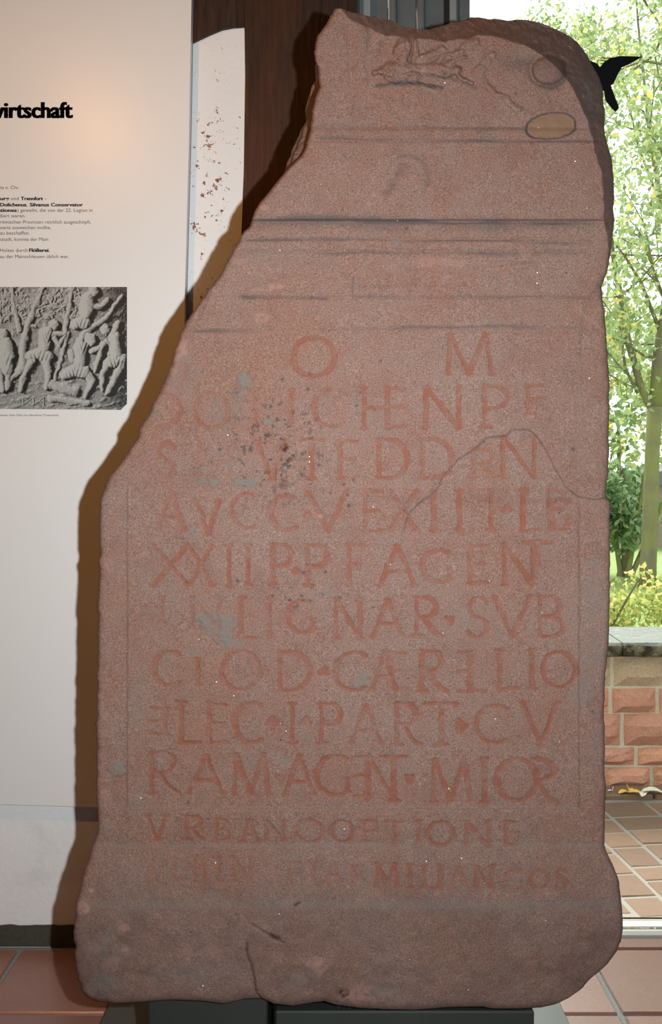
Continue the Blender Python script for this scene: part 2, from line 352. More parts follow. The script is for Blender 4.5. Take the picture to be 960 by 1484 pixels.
# printed photograph: a black and white picture of a carved relief, drawn as a tone per vertex
def relief_photo():
    n = 1.25; x0, x1, y0, y1 = -150., 884., 76., 924.      # crop units, 4.8 to a pixel
    nx, ny = int((x1-x0)/4.8/.62), int((y1-y0)/4.8/.62)
    X, Yv = np.meshgrid(np.linspace(x0, x1, nx), np.linspace(y0, y1, ny))
    def caps(X, Yv, pts, r0, r1=None):
        r1 = r0 if r1 is None else r1; h = np.zeros_like(X); k = len(pts)-1
        for i, (a, b) in enumerate(zip(pts, pts[1:])):
            dx, dy = b[0]-a[0], b[1]-a[1]; L2 = dx*dx+dy*dy+1e-6
            t = np.clip(((X-a[0])*dx+(Yv-a[1])*dy)/L2, 0, 1); d = np.hypot(X-a[0]-t*dx, Yv-a[1]-t*dy)
            r = r0+(r1-r0)*(i+t)/k; h = np.maximum(h, np.sqrt(np.clip(1-(d/r)**2, 0, 1))*(r*.55+12))
        return h
    Xw = X+7*fbm(X, Yv, 40, 3, 5); Yw = Yv+7*fbm(X, Yv, 40, 3, 9)
    h = 7*fbm(X, Yv, 45, 4, 21)+3*np.sin(Yv/7+X/30)*sm(600, 680, Yv)
    S = [([(160,640),(165,480),(200,330),(260,180),(295,80)],30,18), ([(140,380),(115,280),(90,180),(88,80)],18,14), ([(455,440),(470,280),(490,180),(505,80)],20,18),
         ([(350,755),(520,800)],36), ([(350,850),(610,885)],26,20), ([(560,445),(620,370),(740,300),(850,150)],24,20), ([(200,340),(250,350)],10), ([(30,760),(100,690),(160,640)],20,30), ([(480,400),(380,725)],16,13)]
    S += [([(-60,700),(-70,400),(-110,80)],26,18), ([(20,500),(-90,380)],14)]
    rs = random.Random(3)
    for _ in range(150):
        cx, cy = rs.uniform(-150, 560), rs.uniform(80, 300)
        if 560 < cx < 760: continue
        for k in range(3): S.append(([(cx+rs.uniform(-18, 18), cy+rs.uniform(-18, 18)), (cx+rs.uniform(-22, 22), cy+rs.uniform(-22, 22))], rs.uniform(5, 10)))
    FIG = [([(22,400),(30,410)],33), ([(40,480),(50,560)],58), ([(45,600),(50,640)],50), ([(0,650),(20,790)],22), ([(60,650),(55,780)],22),
         ([(375,340),(385,350)],38,34), ([(320,400),(312,500)],48,42), ([(215,555),(270,540),(335,560)],40,46), ([(225,590),(170,690),(140,800)],32,15), ([(325,590),(340,660),(322,775)],34,18), ([(360,410),(445,400)],20,15), ([(380,430),(410,480),(455,410)],18,13),
         ([(630,435),(640,450)],40), ([(560,495),(560,590)],55,48), ([(455,685),(520,650),(590,665)],34,44), ([(495,530),(500,580),(560,625)],22,17), ([(600,670),(645,720),(600,830)],32,17), ([(640,520),(690,500)],18),
         ([(655,100),(660,112)],36), ([(610,165),(600,260)],52,48), ([(530,330),(590,325)],42,46), ([(640,205),(700,215),(760,165)],24,16),
         ([(735,368),(740,380)],36), ([(800,425),(812,540)],46,50), ([(740,450),(770,480),(825,490)],22,17), ([(765,600),(850,580)],42,46), ([(745,620),(715,700),(712,790)],28,14), ([(855,600),(790,740),(745,815)],34,16), ([(820,330),(785,400)],24), ([(720,480),(690,560),(665,660)],24,15)]
    for s in S: h = np.maximum(h, caps(Xw, Yw, *s))
    for s in FIG:
        g = caps(Xw, Yw, *s); h = np.maximum(h, np.where(g > 0, g+9, 0))
    for (cx, cy, rx, ry, fq) in ((270,560,100,60,.22), (520,670,100,60,.24), (560,330,80,55,.24), (810,600,70,55,.24), (330,430,50,60,.3), (40,600,60,80,.2), (575,500,60,60,.25)):
        e = ((X-cx)/rx)**2+((Yv-cy)/ry)**2; h = h+np.where(e < 1, 3.2*np.sin((X*1.0+(Yv-cy)*.35*np.sign(X-cx))*fq)*(1-e), 0)
    lat = sm(835, 845, Yv)*(1-sm(890, 900, Yv))*((X > 160) & (X < 310)); h = h+lat*8*(np.abs(((X-160) % 75)/75-.5) > .42)+lat*8*(np.abs(np.abs((X-160) % 75-37)-np.abs(Yv-867)*1.3) < 6)
    gx = np.gradient(h, axis=1); gy = np.gradient(h, axis=0)
    tone = .25+.10*gx+.05*gy
    for s in (2, 4, 7, 10):
        sh = np.roll(np.roll(h, s, 1), s//2, 0); tone = tone-.17*sm(4+s*1.2, 16+s*1.2, sh-h)
    tone = tone+.012*h/10*2.4+.05*fbm(X, Yv, 9, 2, 31)
    tone = np.clip(tone-.22*sm(600, 880, X)*sm(60, 10, h)*sm(.6, .2, tone), .010, .42)
    px, py = X/4.8, 400+Yv/4.8; Yt = PY-.0012
    py = py + (px/184)*1.5*sm(500, 590, py)
    v = np.stack([(px-CX)*Yt/F, 0*px+Yt, EYE+(CY-py)*Yt/F], -1).reshape(-1, 3)
    idx = np.arange(nx*ny).reshape(ny, nx); q = np.stack([idx[:-1, :-1], idx[1:, :-1], idx[1:, 1:], idx[:-1, 1:]], -1).reshape(-1, 4)
    cxm = px.ravel()[q[:, 2]]; cym = (Yv/4.8+400).ravel()[q[:, 2]]
    q = q[~((cxm-176)+(cym-584.5) > 7.5)]                  # the corner of the print is clipped
    me = bpy.data.meshes.new('relief_photograph'); me.from_pydata(v.tolist(), [], q.tolist()); me.update()
    at = me.color_attributes.new('tone', 'FLOAT_COLOR', 'POINT'); tt = tone.ravel()
    at.data.foreach_set('color', np.stack([tt*.98, tt, tt*.96, tt*0+1], 1).ravel().astype(np.float32))
    t = NT('printed_photograph'); m = t.bsdf(t.n('ShaderNodeAttribute', attribute_name='tone').outputs['Color'], .4, .4)
    o = link('relief_photograph', me, m, pe); o.location = -pe.location
relief_photo()

# ------------------------------------------------------------------ the carved stone
LEFT = [(485,12),(480,22),(474,36),(466,46),(460,52),(457,75),(460,95),(463,115),(463,126),(458,141),(453,160),(451,185),(447,200),(444,212),(436,226),(418,244),(400,265),(388,280),(377,292),(370,303),(362,328),(350,342),(340,360),(330,380),(318,400),(302,420),(290,438),(280,452),(268,470),(262,480),(258,495),(253,512),(247,530),(240,548),(232,565),(225,580),(215,600),(207,613),(202,622),(200,635),(190,650),(180,664),(170,677),(160,689),(156,700),(149,715),(145,728),(145,800),(144,830),(142,900),(141,1000),(140,1100),(140,1160),(141,1195),(140,1210),(134,1222),(129,1240),(123,1258),(117,1280),(112,1305),(110,1320),(108,1340),(108,1365),(110,1400),(113,1420),(119,1436),(128,1444),(140,1451)]
BOT = [(140,1451),(170,1454),(210,1452),(250,1449),(295,1451),(325,1455),(355,1448),(380,1447),(398,1455),(425,1458),(455,1453),(470,1451),(485,1456),(520,1461),(560,1463),(600,1464),(650,1460),(700,1459),(715,1462),(750,1462),(785,1460),(803,1456),(815,1447)]
TOP = [(485,12),(500,14),(520,20),(545,25),(565,28),(580,36),(600,40),(620,42),(640,37),(662,31),(683,25),(700,26),(730,29),(757,29),(780,35),(797,43)]
RIGHT = [(797,43),(806,43),(820,49),(838,62),(850,78),(862,98),(870,112),(875,135),(876,160),(877,195),(882,210),(888,235),(890,260),(890,320),(887,350),(885,370),(881,395),(873,415),(874,440),(877,455),(878,480),(881,510),(883,540),(883,580),(883,640),(881,680),(879,721),(885,727),(885,800),(885,870),(882,930),(878,985),(876,1040),(877,1100),(878,1150),(877,1200),(876,1225),(882,1240),(890,1258),(897,1275),(900,1295),(903,1320),(903,1345),(900,1365),(893,1380),(882,1395),(870,1407),(855,1420),(845,1431),(836,1438),(825,1443),(815,1447)]
# stroke alphabet in a unit box, y down
def arc(cx, cy, rx, ry, a0, a1, n=14): return [(cx+rx*math.cos(math.radians(a0+(a1-a0)*i/n)), cy+ry*math.sin(math.radians(a0+(a1-a0)*i/n))) for i in range(n+1)]
G = {
 'A': [[(0,1),(.5,0)], [(.5,0),(1,1)], [(.2,.66),(.8,.66)]], 'V': [[(0,0),(.52,1)], [(.52,1),(1,0)]],
 'B': [[(.1,0),(.1,1)], [(.1,0)]+arc(.5,.25,.35,.25,-90,90)+[(.1,.5)], [(.1,.5)]+arc(.55,.75,.42,.25,-90,90)+[(.1,1)]],
 'C': [arc(.62,.5,.6,.5,-55,-305,18)], 'G': [arc(.62,.5,.6,.5,-55,-310,18), [(.98,.9),(.98,.58)]],
 'D': [[(.1,0),(.1,1)], [(.1,0),(.4,0)]+arc(.4,.5,.58,.5,-90,90,16)+[(.1,1)]],
 'E': [[(.1,0),(.1,1)], [(.1,0),(.95,.03)], [(.1,.5),(.8,.5)], [(.1,1),(1,.98)]], 'F': [[(.1,0),(.1,1)], [(.1,0),(1,.02)], [(.1,.5),(.8,.48)]],
 'e': [[(.9,0),(.9,1)], [(.9,0),(.1,.0)], [(.9,.5),(0,.5)], [(.9,1),(0,1)]],
 'H': [[(.0,0),(.0,1)], [(1,0),(1,1)], [(0,.5),(1,.5)]], 'I': [[(.5,0),(.5,1)], [(.1,0),(.9,0)], [(.0,1),(1,1)]],
 'J': [[(.8,0),(.8,.9),(.4,1),(0,.95)]], 'L': [[(.1,0),(.1,1)], [(-.1,0),(.35,0)], [(.1,1),(1,.98)]], 'M': [[(.1,1),(.14,0)], [(.14,0),(.52,.98)], [(.52,.98),(.86,0)], [(.86,0),(1,1)]],
 'N': [[(.05,1),(.05,0)], [(.05,0),(.95,1)], [(.95,1),(.95,0)]], 'O': [arc(.5,.5,.5,.5,0,360,28)],
 'P': [[(.1,0),(.1,1)], [(.1,0),(.5,0)]+arc(.5,.27,.48,.27,-90,90)+[(.15,.56)], [(-.1,1),(.35,1)]],
 'R': [[(.1,0),(.1,1)], [(.1,0),(.4,0)]+arc(.4,.25,.42,.25,-90,90)+[(.15,.5)], [(.35,.5),(.75,.9),(1.02,1.0)], [(-.08,1),(.3,1)]],
 'r': [arc(.0,.26,.9,.26,-100,80)+[(.1,.55)], [(.1,.55),(.6,.9),(1,1.05)]],
 'S': [arc(.55,.25,.42,.25,-30,-265,12)+arc(.45,.75,.45,.25,-80,150,12)], 'T': [[(.5,0),(.5,1)], [(0,0),(1,.0)], [(.3,1),(.7,1)]],
 'X': [[(0,0),(1,1)], [(1,0),(0,1)]], 't': [[(.5,0),(.5,1)], [(0,0),(1,.0)]], 'U': [[(.5,0),(.5,1)]], 'u': [arc(0,.5,1,.5,-90,90,12)],
 '.': [[(0,.8),(.5,0),(1,.8),(0,.8)]], '>': [[(0,0),(1,.5),(0,1),(0,0)]], 'v': [[(0,0),(1,0),(.5,1),(0,0)]], '_': [[(0,1),(1,1)]]}
T_ = '''O 425 485 489 545 .8;M 643 714 484 542 .85;U 262 275 530 550 .25;u 228 262 569 618 .4;O 282 331 569 620 .5;U 365 375 570 618 .35;U 418 426 564 612 .65;C 454 500 563 618 .55;H 528 562 561 620 .85;E 559 590 562 618 .6;N 615 668 561 620 .85;P 699 737 560 618 .7;F 763 790 558 600 .6;S 228 254 642 692 .55;A 274 310 642 690 .2;L 330 350 642 690 .25;V 373 413 640 694 .75;T 434 470 637 694 .75;E 490 520 638 693 .65;D 545 591 637 693 .85;D 608 657 637 693 .75;R 683 722 650 692 .5;N 727 777 633 692 .9;A 228 268 715 768 .6;V 285 317 727 775 .75;C 335 375 715 765 .65;C 392 430 718 768 .7;. 441 449 741 748 .5;V 447 502 713 768 .75;E 527 556 711 770 .75;X 566 604 712 768 .75;I 624 634 712 768 .8;I 661 672 711 768 .8;I 707 717 710 768 .7;. 731 739 735 741 .9;L 756 781 709 769 1.2;E 795 822 710 767 .7;G 800 824 725 765 .45;X 222 272 790 848 .75;X 274 307 791 848 .7;I 327 337 790 850 .9;I 355 364 790 848 .85;P 393 423 789 848 .8;. 426 434 825 831 .8;P 443 475 790 848 .75;F 504 527 789 848 .7;A 551 601 791 848 .8;G 612 652 797 844 .75;E 679 708 790 845 .7;N 729 775 789 847 .85;t 760 800 786 820 .7;I 229 239 866 903 .55;N 277 319 866 910 .4;L 347 372 867 925 .65;I 386 396 866 922 .7;G 417 454 870 918 .65;N 485 524 868 925 .8;A 541 583 870 922 .8;R 600 640 866 922 .85;v 649 656 896 904 .9;S 677 709 866 923 .75;V 716 768 865 922 .8;B 780 817 864 923 .75;C 222 260 945 993 .65;U 284 290 955 993 .9;O 321 377 944 999 .7;D 401 450 945 1001 .75;. 464 476 967 978 .8;C 485 532 946 1001 .85;A 540 574 945 1000 .85;E 562 591 946 1000 .5;R 608 648 944 1002 .8;e 663 685 946 1002 .6;U 677 685 945 1002 1;_ 680 704 999 1002 .9;L 722 752 943 999 .8;I 766 777 943 998 .8;O 787 835 945 995 .95;e 216 243 1027 1064 .65;L 259 290 1018 1077 .95;E 300 330 1020 1077 .85;C 340 380 1018 1077 .7;. 389 401 1041 1052 .8;I 418 430 1020 1077 1;. 438 449 1041 1051 .7;P 463 495 1020 1077 1;A 510 552 1023 1077 .65;R 571 610 1020 1080 .85;T 616 664 1020 1080 .9;> 665 677 1045 1060 .9;C 690 736 1022 1077 .75;V 758 808 1018 1080 1;R 215 260 1090 1150 .75;A 274 322 1096 1150 .8;M 334 390 1093 1152 .8;v 403 411 1127 1135 .6;A 413 455 1095 1152 .9;G 458 504 1096 1153 .95;e 512 533 1097 1153 .7;N 532 572 1096 1158 .85;T 552 591 1097 1160 .95;v 589 600 1125 1135 .9;M 622 682 1101 1162 .95;I 696 708 1100 1163 1;O 721 779 1100 1160 .9;r 776 807 1100 1161 .85;V 214 241 1182 1218 .7;R 267 296 1183 1217 .75;B 311 332 1187 1218 .7;A 351 374 1190 1221 .85;N 385 412 1190 1219 .7;O 429 468 1188 1220 .65;O 480 512 1190 1220 .9;P 527 547 1190 1219 .6;T 560 585 1191 1224 .6;I 602 612 1190 1226 .9;O 620 658 1191 1225 .85;N 675 710 1190 1226 .75;E 732 752 1190 1225 .75;A 213 226 1248 1278 .4;L 250 270 1245 1275 .4;B 280 298 1240 1278 .4;I 313 321 1243 1276 .5;N 337 364 1243 1277 .4;U 398 404 1255 1282 .2;E 417 438 1250 1283 .4;T 446 466 1250 1283 .3;A 474 493 1250 1279 .4;F 510 526 1255 1283 .35;M 543 578 1252 1285 .75;I 590 599 1253 1286 .85;U 612 619 1255 1284 .7;J 626 641 1255 1288 .75;A 655 676 1258 1287 .55;N 689 715 1256 1286 .85;C 731 758 1262 1290 .4;O 770 796 1262 1288 .55;S 806 824 1260 1289 .6'''
def seg_dist(x, y, a, b):
    dx, dy = b[0]-a[0], b[1]-a[1]; t = np.clip(((x-a[0])*dx+(y-a[1])*dy)/(dx*dx+dy*dy+1e-9), 0, 1)
    return np.hypot(x-a[0]-t*dx, y-a[1]-t*dy)
def make_stone():
    NU, NV = 560, 1060
    def curve(pts, key, n):
        p = np.array(pts, float); k = p[:, key]; t = (k-k[0])/(k[-1]-k[0]); u = np.linspace(0, 1, n)
        s = np.maximum.accumulate(t+np.arange(len(t))*1e-7); return np.stack([np.interp(u, s, p[:, 0]), np.interp(u, s, p[:, 1])], 1)
    Lc = curve(LEFT, 1, NV); Rc = curve(RIGHT, 1, NV); Tc = curve(TOP, 0, NU); Bc = curve(BOT, 0, NU)
    jl = 1.3*fbm(Lc[:, 1], Lc[:, 1]*0, 14, 4, 40); jl[[0, -1]] = 0; Lc[:, 0] += jl
    jr = 1.0*fbm(Rc[:, 1], Rc[:, 1]*0, 16, 4, 50); jr[[0, -1]] = 0; Rc[:, 0] += jr
    jt = 1.2*fbm(Tc[:, 0], Tc[:, 0]*0, 16, 4, 60); jt[[0, -1]] = 0; Tc[:, 1] += jt
    u = np.linspace(0, 1, NU)[None, :, None]; v = np.linspace(0, 1, NV)[:, None, None]
    TL, TR, BL, BR = Tc[0], Tc[-1], Bc[0], Bc[-1]
    Pq = (1-v)*Tc[None]+v*Bc[None]+(1-u)*Lc[:, None]+u*Rc[:, None]-((1-u)*(1-v)*TL+u*(1-v)*TR+(1-u)*v*BL+u*v*BR)
    X, Y = Pq[..., 0].copy(), Pq[..., 1].copy()
    wx = X+1.1*fbm(X, Y, 9, 2, 70); wy = Y+1.1*fbm(X, Y, 9, 2, 77)     # hand-cut wobble
    # general profile of the altar: crown, mouldings, sunk field, flared base
    prof = np.interp(Y, [0, 150, 181, 184, 190, 201, 204, 207, 300, 317, 321, 326, 343, 346, 349, 361, 364, 368, 400, 428, 431, 434, 476, 479, 483, 495, 1170, 1222, 1228, 1250, 1300, 1310, 1318, 1330, 1400, 1470],
                        [.004, .004, .003, .005, .001, 0, .003, .001, 0, .002, .012, .011, .011, .0145, .0125, .0130, .0160, .0150, .020, .021, .0238, .0225, .0235, .026, .025, .026, .026, .026, .0235, .017, .004, .002, .001, .0005, 0, .004])
    # sunk inscription field
    field = sm(182, 187, wx)*sm(842, 837, wx)*sm(485, 500, wy)*sm(1176, 1169, wy)
    fr = sm(640, 720, Y)*sm(1, 0, np.where(X > 400, 0, 0)) + sm(720, 735, Y)*(X > 400); fr = np.clip(fr, 0, 1)
    d = prof+.0055*field*np.where(X < 400, sm(640, 720, Y), sm(715, 735, Y))
    # panel joint to the upper right: the repaired piece stands proud of the older face
    ck = [(585,775),(592,745),(610,728),(632,712),(643,690),(664,667),(690,650),(706,634),(735,632),(742,623),(768,622),(778,632),(792,652),(805,680),(820,705),(838,720),(858,724),(884,722)]
    cky = np.interp(X, [p[0] for p in ck], [p[1] for p in ck]); cdist = np.full_like(X, 99.)
    for a, b in zip(ck, ck[1:]): cdist = np.minimum(cdist, seg_dist(wx, wy, a, b))
    proud = ((Y < cky) & (X > 585))*np.exp(-np.clip(cdist, 0, 99)/60)
    d = d-.0035*proud
    # broken edge: top and upper right fall back
    bord = [(470,-20),(505,26),(525,36),(545,46),(560,52),(600,56),(625,60),(648,64),(665,54),(720,55),(760,64),(785,78),(806,96),(824,118),(838,142),(850,172),(860,204),(868,240),(874,300),(880,345),(885,392),(900,430)]
    wob = 3*fbm(X, Y, 25, 3, 81); bx_ = [p[0] for p in bord]; by_ = [p[1] for p in bord]
    outside = (Y+wob < np.interp(X+wob, bx_, by_)) & (Y < 425)
    bd_ = np.full_like(X, 99.)
    for a, b in zip(bord, bord[1:]): bd_ = np.minimum(bd_, seg_dist(X+wob, Y+wob, a, b))
    over = np.where(outside, bd_, 0); rel = sm(0, 10, over)
    d = d+.0034*over+rel*.006*(.5+fbm(X, Y, 26, 5, 83, .6))+rel*.003*fbm(X, Y, 7, 3, 84)
    # left edge chip lines
    for (x0, y0, x1, y1, wd) in ((302,425,285,460,5), (250,530,232,560,5)):
        d = d+.003*np.exp(-(seg_dist(wx, wy, (x0, y0), (x1, y1))/wd)**2)
    edge = np.minimum(np.arange(NU), NU-1-np.arange(NU))[None, :]*1.3
    d = d+.010*np.exp(-edge/2.2)+.004*np.exp(-edge/7)*(Y < 720)*(1+.6*fbm(X, Y, 20, 3, 91))
    eb = (NV-1-np.arange(NV))[:, None]*1.35; d = d+.012*np.exp(-eb/4)
    # base rounding toward lower corners
    d = d+.03*sm(1330, 1445, Y)*(sm(175, 112, X)+sm(780, 900, X))
    # soft unevenness
    d = d+.0016*fbm(X, Y, 110, 4, 95)+.0007*fbm(X, Y, 14, 3, 99)+.00035*fbm(X, Y, 4, 2, 103)
    rough = sm(1300, 1360, Y); d = d+rough*.003*fbm(X, Y, 60, 4, 105)
    d = d-.004*np.exp(-((X-470)/35)**2-((Y-1405)/30)**2)+.006*sm(1440, 1385, Y)*0
    soot_shade = np.zeros_like(X); grey = np.zeros_like(X); paint = np.zeros_like(X); tan = np.zeros_like(X); pale = np.zeros_like(X); dark = np.zeros_like(X)
    # ---- crown reliefs
    bw1 = 5*fbm(X, Y, 22, 4, 131); bw2 = 5*fbm(X, Y, 22, 4, 137); acc = np.zeros_like(X)
    def blob(h, pts, r0, r1=None, s=.9):
        nonlocal acc
        r1 = r0 if r1 is None else r1; k = len(pts)-1; g = np.zeros_like(X)
        for i, (a, b) in enumerate(zip(pts, pts[1:])):
            dx, dy = b[0]-a[0], b[1]-a[1]; t = np.clip(((wx+bw1-a[0])*dx+(wy+bw2-a[1])*dy)/(dx*dx+dy*dy+1e-6), 0, 1); r = r0+(r1-r0)*(i+t)/k
            q = np.hypot(wx+bw1-a[0]-t*dx, wy+bw2-a[1]-t*dy)/r; g = np.maximum(g, np.exp(-(q/.8)**4))
        acc = np.maximum(acc, h*g)+.2*h*g; return g
    for a_ in [([(560,103),(600,99),(640,102),(662,108)],13,10,.010), ([(545,108),(560,104)],7,8,.010), ([(580,88),(585,60)],11,8,.010), ([(560,112),(610,115)],6,5,.006), ([(640,100),(668,84)],7,4,.006), ([(650,108),(685,125)],6,3,.006), ([(600,118),(632,128)],5,3,.006),
               ([(610,85),(640,70)],10,6,.006), ([(690,60),(655,80)],9,6,.005), ([(498,45),(500,125)],8,6,.0018), ([(520,40),(524,120)],11,8,.0025), ([(480,60),(484,130)],8,6,.0016), ([(600,60),(598,95)],7,6,.005), ([(625,95),(640,80),(672,74)],5,4,.005), ([(710,80),(690,110),(720,135),(755,155)],9,5,.004)]:
        blob(a_[3], a_[0], a_[1], a_[2])
    d = d-acc*(1+.25*fbm(X, Y, 8, 3, 141))
    bl = [(547,124),(575,120),(612,121),(640,128)]
    for a, b in zip(bl, bl[1:]): soot_shade = np.maximum(soot_shade, .85*np.exp(-(seg_dist(wx, wy, a, b)/3)**2));  # shadow below the bull's belly, painted as a dark strip
    for a, b in (((640,105),(668,118)), ((668,118),(690,128)), ((531,40),(534,62)), ((552,62),(549,78))): soot_shade = np.maximum(soot_shade, .35*np.exp(-(seg_dist(wx, wy, a, b)/3)**2))
    for a, b in (((612,124),(632,134)), ((528,30),(556,46)), ((590,103),(593,106)), ((608,105),(618,99)), ((574,56),(600,54))): pale = np.maximum(pale, .5*np.exp(-(seg_dist(wx, wy, a, b)/2.2)**2))
    q = np.hypot((wx-795)/24, (wy-102)/21); d = d-.013*np.clip(1-q*q, 0, 1)**.7*1.0+.005*np.exp(-((q-1.1)/.16)**2)
    soot_shade = np.maximum(soot_shade, .6*np.exp(-((q-1.08)/.15)**2)*sm(-.4, .9, ((wx-795)+(wy-102)*1.2)/24)+.26*sm(1.1, .8, q)); soot_shade = np.maximum(soot_shade, .45*np.exp(-((X-755)/25)**2-((Y-92)/10)**2))  # boss darker inside and along its lower right rim
    ca, sa_ = math.cos(-.12), math.sin(-.12); ex = (wx-799)*ca+(wy-183)*sa_; ey = -(wx-799)*sa_+(wy-183)*ca
    q = (np.abs(ex/36)**2.3+np.abs(ey/19)**2.1)**.45; d = d+.006*sm(1.05, .9, q); tan = sm(1.02, .8, q); soot_shade = np.maximum(soot_shade, .8*np.exp(-((q-1)/.055)**2))
    # worn figure below the band and other soft swellings
    d = d-.004*np.exp(-((X-590)/45)**2-((Y-262)/32)**2)+.003*np.exp(-(seg_dist(wx, wy, (560,275), (588,240))/7)**2)
    q = np.hypot((X-588), (Y-258)); soot_shade = np.maximum(soot_shade, .3*np.exp(-((q-33)/4)**2)*(X > 575)*(Y < 280)); soot_shade = np.maximum(soot_shade, .35*np.exp(-(seg_dist(wx, wy, (560,282), (586,238))/5)**2))
    # dirt lying in the mouldings
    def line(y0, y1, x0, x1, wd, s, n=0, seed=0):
        nonlocal soot_shade
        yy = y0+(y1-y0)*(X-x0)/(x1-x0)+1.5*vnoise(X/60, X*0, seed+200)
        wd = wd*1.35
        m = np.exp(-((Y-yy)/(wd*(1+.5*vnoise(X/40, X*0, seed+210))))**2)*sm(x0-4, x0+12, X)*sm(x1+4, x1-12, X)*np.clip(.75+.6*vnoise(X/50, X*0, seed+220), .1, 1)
        soot_shade = np.maximum(soot_shade, s*m)
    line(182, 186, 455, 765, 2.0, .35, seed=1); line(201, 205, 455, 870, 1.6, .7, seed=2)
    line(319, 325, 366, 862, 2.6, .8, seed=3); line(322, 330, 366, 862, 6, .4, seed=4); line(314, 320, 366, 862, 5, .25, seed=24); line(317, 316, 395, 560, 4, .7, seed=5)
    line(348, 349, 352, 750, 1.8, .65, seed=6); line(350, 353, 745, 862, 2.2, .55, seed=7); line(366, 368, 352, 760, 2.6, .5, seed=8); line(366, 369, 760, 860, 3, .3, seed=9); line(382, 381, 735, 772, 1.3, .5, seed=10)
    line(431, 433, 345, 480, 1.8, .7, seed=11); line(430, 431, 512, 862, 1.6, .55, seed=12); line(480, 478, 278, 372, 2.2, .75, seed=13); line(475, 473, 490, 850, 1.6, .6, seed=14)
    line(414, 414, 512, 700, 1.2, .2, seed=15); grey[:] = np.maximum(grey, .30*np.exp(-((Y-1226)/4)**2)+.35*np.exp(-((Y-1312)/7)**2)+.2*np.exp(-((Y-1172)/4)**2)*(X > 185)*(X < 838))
    # joints, cracks
    nz = fbm(X, Y, 16, 4, 300); nz2 = fbm(X, Y, 7, 3, 310); nz3 = fbm(X, Y, 4, 3, 320)
    soot_shade = np.maximum(soot_shade, .5*np.exp(-(cdist/1.3)**2)*np.clip(.8+.5*nz, .2, 1)); d = d+.0012*np.exp(-(cdist/1.4)**2)
    for pts, s_, w_ in (([(358,1366),(357,1378),(364,1395),(369,1420),(371,1435),(378,1446)],1,1.5), ([(366,1339),(382,1350),(398,1358),(412,1367)],.9,1.5), ([(394,1355),(403,1361)],1,3),
                    ([(428,1312),(434,1308)],1,2), ([(512,402),(511,430)],.4,1.8), ([(872,400),(852,440),(843,470),(841,520)],.3,2), ([(838,735),(838,800),(843,860),(840,920),(846,1000)],.16,2), ([(184,705),(185,900),(184,1160)],.17,2), ([(184,1160),(190,1172),(240,1176)],.2,2)):
        for a, b in zip(pts, pts[1:]):
            q = seg_dist(wx, wy, a, b); g = s_*np.exp(-(q/w_)**2); dark = np.maximum(dark, g*(s_ > .8)); soot_shade = np.maximum(soot_shade, g*(s_ <= .8)); d = d+.003*g*(s_ > .8)
    for a, b in (((872,440),(855,470)), ((842,450),(852,463)), ((855,463),(875,480))): pale = np.maximum(pale, .45*np.exp(-(seg_dist(wx, wy, a, b)/1.6)**2))
    # spalls, lumps and lichen
    def patch(cx, cy, rx, ry, s, arr, dep=0., th=0.):
        nonlocal d
        e = np.hypot((X-cx)/rx, (Y-cy)/ry)+.38*nz+.3*nz2; m = sm(1.05, .6, e); np.maximum(arr, min(1, s*1.35)*m*np.clip(.85+.6*nz2+.5*nz3, .0, 1.1), out=arr); d -= dep*m
    for p in ((356,552,11,14,.9,.003),(348,571,12,7,.7,.002),(388,611,9,5,.85,.002),(311,699,11,8,.9,.003),(292,697,7,5,.7,.002),(355,699,17,8,.75,.002),(332,675,6,7,.7,.001),(576,350,6,5,.7,.001),(172,1112,14,14,.75,.003),(300,893,20,12,.7,.002),(320,905,28,22,.65,.002),(250,868,9,6,.6,0),(287,868,8,7,.6,0),(285,945,12,9,.4,0),
              (330,930,12,7,.7,0),(345,934,10,6,.7,0),(524,988,14,14,.6,.002),(550,782,5,10,.5,0),(278,775,8,10,.5,0),(470,859,22,8,.45,0),(415,1105,7,6,.6,0),(617,1003-40,6,5,.6,.002),(350,1090,5,5,.4,0),(360,1110,14,10,.2,0),(205,600,30,25,.3,0),(215,1270,60,20,.12,0),(405,830,10,6,.3,0),
              (160,1380,45,35,.35,0),(150,1425,35,18,.55,0),(880,920,30,20,.15,0),(840,1010,25,30,.18,0),(310,1300,16,7,.4,.0),(260,1410,80,14,.3,0),(440,1420,40,16,.3,0),(550,1440,22,14,.45,0),(640,660,0.1,0.1,0,0),(462,350,4,4,.3,0),(230,830,30,60,.12,0),(260,540,40,40,.2,0),(795,35,60,14,.3,0),(590,40,60,10,.25,0),(860,130,20,60,.3,0),(862,860,16,60,.35,0),(858,960,22,40,.35,0),(865,1060,12,50,.25,0),(845,1005,20,26,.35,.001),(200,1010,10,60,.2,0),(230,960,30,20,.2,0),(560,620,60,30,.12,0),(700,900,50,40,.12,0),(400,370,60,10,.15,0),(330,600,50,30,.2,0)):
        patch(*p[:5], grey, p[5])
    for p in ((383,301,14,8,.55),(262,500,9,22,.55),(250,530,8,18,.55),(132,1290,5,4,.8),(118,1317,12,9,.75),(180,1345,11,12,.45),(300,1380,40,10,.2),(182,1376,7,5,.5),(140,1365,20,20,.2),(165,1395,16,18,.25),(460,1400,18,16,.45),(520,1440,40,14,.45),(770,603,8,6,.9),(465,748,6,4,.9),(280,1148,2,22,.5),(130,800,0.1,0.1,0),(160,820,10,20,.25),(152,1150,9,16,.35),(400,415,20,5,.5),(378,460,12,8,.4),(350,380,10,6,.3),(640,380,60,9,.3),(440,700,0.1,.1,0),(195,650,8,10,.25),(380,420,25,4,.4)): patch(*p[:5], pale)
    for p in ((413,650,10,8,.7),(417,668,9,10,.7),(411,690,7,10,.8),(408,703,10,6,.6),(497,1440,13,9,.95),(488,1452,6,3,.6)): patch(*p[:5], dark, -.002)
